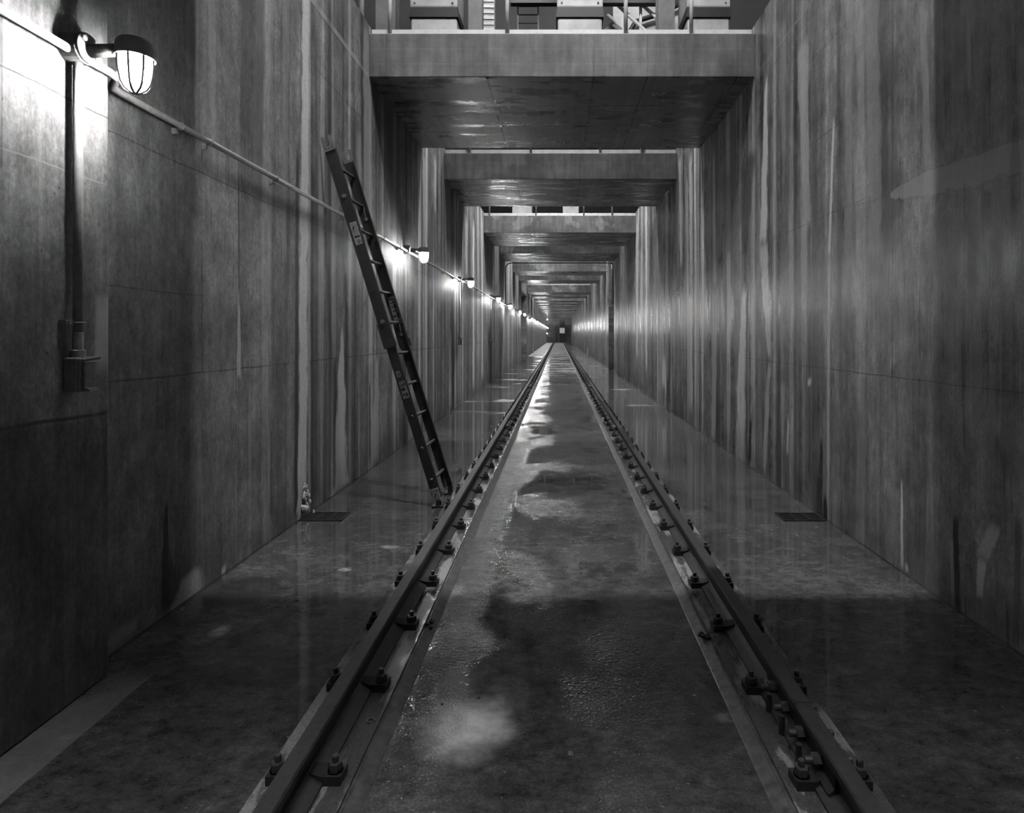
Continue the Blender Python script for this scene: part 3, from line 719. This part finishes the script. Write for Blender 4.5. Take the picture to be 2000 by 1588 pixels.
for (xo, sgn) in ((0, 1), (W, -1)):
    lower = obj('lower_stile', channel(bmesh.new(), xo+sgn*.006, sgn, .040, .05, L1), M['stile'], lad)
    upper = obj('upper_stile', channel(bmesh.new(), xo, sgn, .047, L1-.15, L2-.10), M['stile'], lad)
    # forked wall end
    hy = .046
    poly = [(-hy, 0), (-hy, .125), (-hy+.008, .135), (-hy+.024, .135), (-.018, .12), (-.018, .060)]
    arc = [(.018*math.cos(a), .060+.018*math.sin(a)) for a in [PI+PI*k/8 for k in range(1, 8)]]
    poly = poly + arc + [(.018, .060), (.018, .12), (hy-.024, .135), (hy-.008, .135), (hy, .125), (hy, 0)]
    bm = bmesh.new(); prism(bm, poly, lambda p, q: (q, p[0], p[1]+L2-.12), xo-sgn*.004-.006, xo-sgn*.004+.006)
    fk = obj('end_fork', bm, M['fork'], lad)
    bm = bmesh.new()
    for (yy, zz) in ((-.03, L2-.095), (.03, L2-.095), (.0, L2-.10)):
        lathe(bm, [(.006, 0), (.005, .004)], (xo-sgn*.010, yy, zz), (-sgn, 0, 0), 8)
    obj('rivet', bm, M['clip'], fk)
    # bracket where the two sections overlap
    bm = bmesh.new(); box(bm, xo-.008, xo+.008, -.056, .056, L1-.20, L1-.13, .003); obj('guide_bracket', bm, M['clip'], lad)
    bm = bmesh.new(); box(bm, xo-.006, xo+.006, .044, .056, L1-.13, L1+.02, .002); obj('guide_bracket', bm, M['clip'], lad)
    # swivel foot
    bm = bmesh.new(); box(bm, xo-.01, xo+.012, -.034, .034, .02, .13, .003)
    ft = obj('foot_bracket', bm, M['grey'], lad)
    bm = bmesh.new()
    for (yy, zz) in ((-.018, .11), (.018, .11), (0, .085)): lathe(bm, [(.006, 0), (.004, .005)], (xo-sgn*.012, yy, zz), (-sgn, 0, 0), 8)
    obj('rivet', bm, M['clip'], ft)
for k in range(11):
    zr = .205+.281*k
    if zr > L2-.2: break
    bm = bmesh.new(); tube(bm, [(.004, 0, zr), (W-.004, 0, zr)], .0145, 12)
    obj('rung', bm, M['rung'], lad, smooth=True)
    bm = bmesh.new()
    if k in (9, 5): lathe(bm, [(.020, 0), (.020, .006), (.012, .008), (.012, .012)], (-.001, .0, zr), (-1, 0, 0), 14)
    else: lathe(bm, [(.010, 0), (.008, .004)], (-.001, .0, zr), (-1, 0, 0), 10)
    obj('rung_rivet', bm, M['fork'] if k in (9, 5) else M['clip'], lad)
for zr in (2.63, 1.52):
    bm = bmesh.new(); tube(bm, [(W-.006, -.010, zr+.12), (W-.012, -.002, zr+.03), (W-.012, .0, zr)], .005, 6)
    lathe(bm, [(.017, -.003), (.017, .003)], (W-.012, .0, zr-.02), (1, 0, 0), 14)
    obj('lock_hook', bm, M['fork'], lad)
def sticker(xs, y0, y1, z0, z1, marks, lab, sgn, mat='sticker'):
    x0 = xs
    bm = bmesh.new(); box(bm, min(x0, x0-sgn*.001), max(x0, x0-sgn*.001), y0, y1, z0, z1)
    s = obj('sticker', bm, M[mat], lad); s['label'] = lab
    for (a, b, c, d) in marks:
        bm = bmesh.new()
        box(bm, min(x0-sgn*.001, x0-sgn*.0018), max(x0-sgn*.001, x0-sgn*.0018), y0+(y1-y0)*a, y0+(y1-y0)*b, z0+(z1-z0)*c, z0+(z1-z0)*d)
        obj('printed_mark', bm, M['ink'], s)
lines = [(.12, .88, .30, .40)]
for k in range(5): lines.append((.14, .50 + .3*((k*37) % 5)/5, .05+.04*k, .065+.04*k))
for k in range(9):
    lines.append((.12, .30+.14*((k*13) % 4)/4, .46+.055*k, .475+.055*k)); lines.append((.52, .70+.18*((k*7) % 3)/3, .46+.055*k, .48+.055*k))
sticker(0, -.036, .026, 2.30, 2.50, lines, 'pale warning sticker with lines of small print and a black bar', 1)
sticker(0+.006, -.03, .024, .93, 1.08, [(.1, .5, .1, .3), (.3, .9, .45, .6), (.1, .7, .75, .9), (.6, .9, .15, .3)], 'torn worn sticker', 1, 'grey')
sticker(0+.006, -.012, .022, 1.12, 1.17, [(.2, .5, .2, .8), (.65, .8, .3, .6)], 'small worn sticker', 1, 'grey')
wm = [(.15, .85, .05, .12), (.1, .4, .2, .4), (.55, .9, .25, .33), (.2, .8, .45, .5), (.15, .5, .56, .7), (.6, .85, .6, .66), (.1, .9, .76, .8), (.3, .7, .86, .93)]
sticker(W-.005, -.036, .030, 1.60, 1.86, wm, 'tall scuffed sticker with dark blotched print', 1, 'grey')
# swivel shoes stand flat on the floor (world-aligned)
Ri = R.inverted()
for base in (P0, P0+w*W):
    bm = bmesh.new(); c = base
    box(bm, c.x-.055, c.x+.045, c.y-.030, c.y+.030, .002, .016, .004)
    prism(bm, [(c.x-.02, .014), (c.x+.02, .014), (c.x+.010, .07), (c.x-.014, .07)], lambda p, q: (p[0], q, p[1]), c.y-.028, c.y-.022)
    prism(bm, [(c.x-.02, .014), (c.x+.02, .014), (c.x+.010, .07), (c.x-.014, .07)], lambda p, q: (p[0], q, p[1]), c.y+.022, c.y+.028)
    for v in bm.verts: v.co = Ri @ v.co
    obj('swivel_shoe', bm, M['clip'], lad)

# ------------------------------------------------------------------ wall lamps
def make_lamp():
    """origin: centre of the junction box on the wall, arm along +X"""
    t = thing('wall_lamp', 'x', 'lamp', (0, 0, 0), 'caged lamps along the left wall')
    bm = bmesh.new(); lathe(bm, [(.060, -.035), (.060, .030), (.055, .036)], (0, 0, 0), (1, 0, 0), 28); obj('junction_box', bm, M['cast'], t, smooth=False)
    bm = bmesh.new(); lathe(bm, [(.058, .036), (.058, .044), (.050, .050)], (0, 0, 0), (1, 0, 0), 28); cv = obj('box_cover', bm, M['cast'], t)
    bm = bmesh.new()
    for (yy, zz) in ((-.034, .028), (.034, -.028)):
        lathe(bm, [(.013, .048), (.013, .056), (.010, .059)], (0, yy, zz), (1, 0, 0), 14)
    obj('cover_screw', bm, M['cast'], cv)
    bm = bmesh.new(); tube(bm, [(.04, 0, -.01), (.15, 0, -.006), (.175, 0, -.006)], [.026, .024, .026], 16); obj('arm', bm, M['cast'], t, smooth=True)
    X0 = .225
    bm = bmesh.new(); lathe(bm, [(.030, .034), (.055, .030), (.064, .018), (.067, .0), (.067, -.028), (.069, -.030), (.069, -.040), (.060, -.041)], (X0, 0, 0), (0, 0, 1), 28)
    obj('lamp_cap', bm, M['pale'], t)
    bm = bmesh.new(); lathe(bm, [(.056, -.041), (.056, -.060), (.053, -.10), (.046, -.135), (.034, -.155), (.016, -.165), (.002, -.167)], (X0, 0, 0), (0, 0, 1), 24)
    g = obj('glass_globe', bm, M['globe'], t, smooth=True)
    bm = bmesh.new(); lathe(bm, [(.010, -.042), (.014, -.052), (.030, -.078), (.033, -.098), (.026, -.122), (.010, -.136), (.001, -.138)], (X0, 0, 0), (0, 0, 1), 16)
    obj('bulb', bm, M['bulb'], g, smooth=True)
    bm = bmesh.new()
    for k in range(8):
        a = 2*PI*k/8+.25
        pr = [(.064, -.040), (.063, -.065), (.060, -.10), (.052, -.14), (.038, -.163), (.018, -.174), (.002, -.176)]
        tube(bm, [(X0+r*math.cos(a), r*math.sin(a), z) for r, z in pr], .0038, 6)
    obj('wire_guard', bm, M['pipe'], t, smooth=True)
    return t
LY = [2.375, 8.02, 12.3, 18.0, 22.5, 28.0, 31.9, 41.0, 44.8, 50.7, 54.9, 60.5, 66.0, 70.5, 76.0, 80.5, 86.0, 90.5, 96.0, 100.5]
ll = {1: 'nearest caged lamp, large and bright at the upper left on the near wall panel',
      2: 'second caged lamp from the camera, beside the ladder top rungs',
      3: 'third caged lamp from the camera, above the farther of two drop pipes by the ladder',
      4: 'fourth caged lamp from the camera, glowing at the start of the dense far row'}
lamp0 = make_lamp()
ZB = 2.582
for i, y in enumerate(LY, 1):
    t = lamp0 if i == 1 else dup_tree(lamp0)
    t.location = ((XN if y < 2.59 else XL)+.036, y, ZB)
    t['label'] = ll.get(i, '%s caged lamp of the row along the left wall, counted from the camera' % ORD[i])
    if i == len(LY): t['label'] = 'farthest caged lamp of the row, by the dark end wall'

# long conduit
t = thing('electrical_conduit', 'long grey conduit running level along the left wall through the lamps', 'pipe', (0, 0, 2.562))
zc = 0
xn, xf = XN+.036, XL+.045
segs = [[(xn, YB, zc), (xn, 2.33, zc)], [(xn, 2.42, zc), (xn, 2.55, zc), (xn-.01, 2.60, zc), (xf+.01, 2.70, zc), (xf, 2.76, zc), (xf, 7.97, zc)]]
for a, b in zip(LY[1:-1], LY[2:]): 
    if not (a < NL[0] < b): segs.append([(xf, a+.05, zc), (xf, b-.05, zc)])
    else: segs.append([(xf, a+.05, zc), (xf, NL[0]-.02, zc)]); segs.append([(xf, NL[1]+.02, zc), (xf, b-.05, zc)])
for sg in segs:
    bm = bmesh.new(); tube(bm, sg, .0165, 12); obj('pipe', bm, M['pipe'], t, smooth=True)
for y in (3.20, 3.47, 4.28, 5.6, 6.9, 7.6, 9.1, 10.6, 11.6, 13.4, 14.9, 16.5, 19.5, 21, 24, 26, 29.5):
    bm = bmesh.new()
    pts = [(xf+.019*math.cos(a), y, zc+.019*math.sin(a)) for a in [-PI*.75+PI*1.25*k/8 for k in range(9)]]
    tube(bm, pts, .0045, 6)
    box(bm, XL+.001, xf-.018, y-.007, y+.007, zc-.042, zc-.010, .003)
    lathe(bm, [(.006, 0), (.005, .006)], (xf-.018, y, zc-.032), (1, 0, 0), 8)
    obj('strap', bm, M['cast'], t)

def drop(y, X, label, z0=1.33):
    t = thing('drop_conduit', label, 'pipe', (X+.036, y, z0), 'drop pipes below the lamps')
    bm = bmesh.new(); tube(bm, [(0, 0, .05), (0, 0, ZB-z0-.055)], .0165, 14); obj('pipe', bm, M['pipe'], t, smooth=True)
    bm = bmesh.new(); lathe(bm, [(.0185, .04), (.0185, .115), (.0165, .118)], (0, 0, 0), (0, 0, 1), 14); obj('coupling', bm, M['pipe'], t)
    bm = bmesh.new(); pts = [(.021*math.cos(a), .021*math.sin(a), .155) for a in [-PI*.7+PI*1.4*k/8 for k in range(9)]]; tube(bm, pts, .005, 6)
    box(bm, -.034, -.004, -.052, -.010, .143, .167, .004)
    lathe(bm, [(.008, 0), (.007, .008)], (-.008, -.036, .155), (1, 0, 0), 8)
    obj('strap', bm, M['cast'], t)
    bm = bmesh.new(); lathe(bm, [(.024, .018), (.026, .022), (.026, .046), (.022, .05)], (0, 0, 0), (0, 0, 1), 16)
    box(bm, -.032, .026, -.036, .036, -.112, .020, .007)
    sb = obj('switch_box', bm, M['cast'], t)
    bm = bmesh.new(); box(bm, .027, .036, -.036, .036, -.114, .016, .003)
    box(bm, .040, .050, -.028, .028, -.100, .004, .003); box(bm, .036, .041, -.024, .024, -.095, .0, 0)
    prism(bm, [(.036, -.104), (.064, -.112), (.064, -.106), (.036, -.09)], lambda p, q: (p[0], q, p[1]), -.024, .024)
    obj('flap_cover', bm, M['cast'], sb)
    bm = bmesh.new(); tube(bm, [(.040, -.030, .012), (.075, .016, .020)], .008, 8); obj('hinge', bm, M['cast'], sb)
drop(2.375, XN, 'pale vertical pipe and switch box below the nearest lamp', 1.35)
drop(12.3, XL, 'vertical pipe and small box below the third lamp', 1.36)
drop(18.0, XL, 'vertical pipe and small box below the fourth lamp', 1.36)

# black cable arch past the fourth slab
bm = bmesh.new()
yc, r = 23.06, .22
pts = [(-2.02, yc, 2.60), (-2.02, yc, 4.18-r)]
pts += [(-2.02+r-r*math.cos(a), yc, 4.18-r+r*math.sin(a)) for a in [PI/2*k/6 for k in range(1, 7)]]
r2 = .10
pts += [(2.08-r2+r2*math.sin(a), yc, 4.18-r2+r2*math.cos(a)) for a in [PI/2*k/6 for k in range(0, 7)]]
pts += [(2.08, yc, 2.60)]
tube(bm, pts, .020, 10)
tag(obj('cable_arch', bm, M['cable'], smooth=True), 'thin black cable with rounded corners framing the tunnel past the fourth slab', 'cable')
t = thing('wall_pipe', 'pale vertical pipe hooked at its foot beside the right wall recess', 'pipe', (2.03, 23.12, 2.58))
bm = bmesh.new(); tube(bm, [(0, 0, 0), (0, 0, 1.55)], .018, 10); obj('pipe', bm, M['pipe'], t, smooth=True)
bm = bmesh.new(); tube(bm, [(0, 0, .0), (-.03, 0, -.04), (-.08, 0, -.045)], .016, 8); obj('hook', bm, M['pipe'], t, smooth=True)

# standpipes at the foot of the far walls
for (x, y, h, lb) in ((-2.0, 47.5, .42, 'short pale post at the foot of the far left wall'), (1.98, 41.0, .55, 'short pale post at the foot of the far right wall')):
    t = thing('marker_post', lb, 'post', (x, y, 0))
    bm = bmesh.new(); tube(bm, [(0, 0, 0), (0, 0, h)], .035, 10); obj('post', bm, M['white'], t)
    bm = bmesh.new(); lathe(bm, [(.05, 0), (.05, .03)], (0, 0, 0), (0, 0, 1), 12); obj('base', bm, M['grey'], t)

# floor grates
def grate(x0, x1, y0, y1, label, nb=3):
    t = thing('drain_grate', label, 'grate', ((x0+x1)/2, (y0+y1)/2, 0), 'drain grates by the walls')
    w, d = (x1-x0)/2, (y1-y0)/2
    bm = bmesh.new(); box(bm, -w, w, -d, d, .0005, .0025); obj('pan', bm, M['black'], t)
    bm = bmesh.new()
    box(bm, -w, w, -d, -d+.012, .002, .007); box(bm, -w, w, d-.012, d, .002, .007)
    for k in range(nb+1):
        xx = -w+(2*w-.010)*k/nb; box(bm, xx, xx+.010, -d, d, .002, .007)
    obj('frame', bm, M['clip'], t)
    for k in range(1, 8):
        yy = -d+2*d*k/8; bm = bmesh.new(); box(bm, -w, w, yy-.003, yy+.003, .002, .006); obj('bar', bm, M['black'], t)
grate(-2.03, -1.70, 4.72, 4.95, 'small dark drain grate at the foot of the left wall near the ladder')
grate(1.76, 2.09, 4.72, 4.93, 'small dark drain grate at the foot of the right wall')

# lime crust mound at the foot of the left wall
def crust(name, label, cx, cy, rx, ry, h, seed, X0):
    rnd = random.Random(seed); bm = bmesh.new()
    for k in range(26):
        t_ = rnd.random(); a = rnd.uniform(-1, 1)
        z = h*t_; r = .006+.012*(1-t_)*rnd.random()+.004
        c = Vector((X0+rx*(1-t_)*rnd.random(), cy+ry*a*(1-t_*.8), z))
        bmesh.ops.create_icosphere(bm, subdivisions=1, radius=r, matrix=Matrix.Translation(c) @ Matrix.Diagonal((.8, 1, 1.7, 1)))
    tag(obj(name, bm, M['lime']), label, 'deposit')
crust('lime_mound', 'jagged white lime deposit at the foot of the left wall streak', XL, 4.87, .05, .09, .26, 3, XL+.002)

# litter
def pebble(x, y, r, lb, seed, mat='clip'):
    rnd = random.Random(seed); bm = bmesh.new()
    bmesh.ops.create_icosphere(bm, subdivisions=2, radius=r)
    for v in bm.verts: v.co *= rnd.uniform(.7, 1.15); v.co.z *= .5
    o = obj('debris_lump', bm, M[mat]); o.location = (x, y, r*.35)
    tag(o, lb, 'debris')
def fl(px, py): D = F*H/(py-653.0); return (px-1091.0)*D/F, D
for (px, py, r, lb, mt) in ((1359, 1414, .010, 'small black lump on the wet floor near the right rail joint', 'clip'), (864, 1376, .007, 'small black lump on the pale silt patch, left one', 'clip'),
                            (935, 1364, .007, 'small shiny lump on the silt patch, right one', 'clip'), (1114, 1474, .011, 'crumpled pale scrap on the floor in the foreground', 'fork')):
    x, y = fl(px, py); pebble(x, y, r, lb, px, mt)
for (x, y, z, lb, s) in ((-.640, 2.98, .030, 'dark lump stuck on the inner edge of the left rail pad', 5), (.690, 2.86, .030, 'dark lump stuck on the inner edge of the right rail pad', 6)):
    rnd = random.Random(s); bm = bmesh.new()
    for k in range(5):
        bmesh.ops.create_icosphere(bm, subdivisions=1, radius=rnd.uniform(.008, .016), matrix=Matrix.Translation((rnd.uniform(-.02, .02), rnd.uniform(-.04, .04), 0)))
    o = obj('debris_lump', bm, M['clip']); o.location = (x, y, z); tag(o, lb, 'debris')
# bent washer on the left sole plate
bm = bmesh.new(); tube(bm, [(.014*math.cos(a), .014*math.sin(a), .004) for a in [PI*1.5*k/10 for k in range(11)]], .003, 6)
o = obj('split_washer', bm, M['fork']); x, y = (-.74, 2.14); o.location = (-.69, 2.22, .038); tag(o, 'small bent washer lying on the left rail plate', 'washer')

# ------------------------------------------------------------------ end wall of the tunnel
Y0 = YE-.02
t = thing('end_door', 'dark panelled door wall closing the far end, with a faintly glowing panel', 'door', (0, Y0, 0))
bm = bmesh.new(); box(bm, -.6, .0, -.05, 0, 0, 2.9); obj('door_leaf', bm, M['grey'], t)
bm = bmesh.new(); box(bm, .16, 1.06, -.3, 0, 1.6, 3.9); cab = obj('hoist_box', bm, M['grey'], t)
bm = bmesh.new(); box(bm, .18, 1.04, -.34, -.30, 1.65, 2.55); obj('glowing_panel', bm, M['glow_panel'], cab)  # cabinet panel made paler by a faint emission
bm = bmesh.new()
for k in range(9): box(bm, .2, 1.3, -.12, 0, .2+.15*k, .24+.15*k)
obj('slats', bm, M['grey'], t)
for x in (-.62, -.3, .0, .1):
    bm = bmesh.new(); box(bm, x-.02, x+.02, -.07, 0, 0, 3.0); obj('frame_bar', bm, M['pale'], t)
t = thing('cage_ladder', 'pale rung ladder on the far end wall, left of the door', 'ladder', (-1.52, Y0-.15, 0))
for x in (-.45, .45):
    bm = bmesh.new(); box(bm, x-.02, x+.02, -.02, .02, 0, 2.9); obj('stile', bm, M['pale'], t)
for k in range(9):
    bm = bmesh.new(); box(bm, -.45, .45, -.02, .02, 1.0+.2*k, 1.05+.2*k); obj('rung', bm, M['pale'], t)
for (x, z, lb) in ((-1.95, 3.98, 'small bright lamp high on the left of the far end wall'), (-2.0, 1.62, 'small bright lamp low on the left of the far end wall')):
    t = thing('end_lamp', lb, 'lamp', (x, Y0-.45, z))
    bm = bmesh.new(); lathe(bm, [(.05, -.07), (.11, -.02), (.11, .04), (.05, .08)], (0, 0, 0), (0, 0, 1), 12); obj('bulb', bm, M['lit'], t)
    bm = bmesh.new(); lathe(bm, [(.13, .08), (.06, .14)], (0, 0, 0), (0, 0, 1), 12); obj('cap', bm, M['cast'], t)

# ------------------------------------------------------------------ hall lights over the openings (unseen gallery lamps), then added fill lights
def area(x, y, z, sx, sy, p, rot=(0, 0, 0)):
    l = bpy.data.lights.new('gallery_or_fill_light', 'AREA'); l.shape = 'RECTANGLE'; l.size = sx; l.size_y = sy; l.energy = p
    o = bpy.data.objects.new('gallery_or_fill_light', l); C.objects.link(o); o.location = (x, y, z); o.rotation_euler = rot
    return o
area(0, -.6, 9.2, 1.6, .8, 200).data.spread = math.radians(120)  # added fill from above for the foreground floor
for (a, b) in zip(SL[:-1], SL[1:]):
    g0, g1 = a[1], b[0]
    yl = 3.47 if g0 < 4 else (g0+g1)/2
    l = area(0, yl, 9.2, 1.6, .15, (165 if g0 < 4 else 230)*min(1.4, max(.7, (g1-g0)/2.6)))
    l.data.spread = math.radians(100)

for y in (6.0, 16.0, 32.0, 50.0, 72.0, 94.0):
    for sx in (-1, 1):      # added fill lights, turned to the ceiling for soft bounce
        area(sx*4.4, y, 7.6, 1.5, 5.0, 300, (0, PI, 0))
l = area(0, 4.7, 8.2, 3.0, .3, 95, (math.radians(62), 0, 0)); l.data.spread = math.radians(110)   # added light to brighten the casings on the first gallery
# ------------------------------------------------------------------ world, camera, view
w_ = bpy.data.worlds.new('world'); bpy.context.scene.world = w_; w_.use_nodes = True
w_.node_tree.nodes['Background'].inputs[0].default_value = (0, 0, 0, 1)
cam = bpy.data.cameras.new('camera'); co = bpy.data.objects.new('camera', cam); C.objects.link(co)
co.location = (0, 0, H); co.rotation_euler = (PI/2, 0, 0)
cam.sensor_width = 36.0; cam.sensor_fit = 'HORIZONTAL'; cam.lens = 36.0*F/2000.0
cam.shift_x = -(1091-1000)/2000.0; cam.shift_y = -(794-653)/2000.0
cam.clip_start = .05; cam.clip_end = 300
sc = bpy.context.scene
sc.camera = co
sc.view_settings.view_transform = 'Standard'; sc.view_settings.look = 'None'
sc.view_settings.exposure = 0.15; sc.view_settings.gamma = 1.0; sc.view_settings.use_curve_mapping = False
sc.cycles.max_bounces = 6; sc.cycles.diffuse_bounces = 3; sc.cycles.glossy_bounces = 3; sc.cycles.transparent_max_bounces = 6
sc.cycles.use_adaptive_sampling = True; sc.cycles.adaptive_threshold = .06; sc.cycles.use_light_tree = False
sc.cycles.caustics_reflective = False; sc.cycles.caustics_refractive = False
sc.cycles.sample_clamp_indirect = 4.0
sc.cycles.use_denoising = True
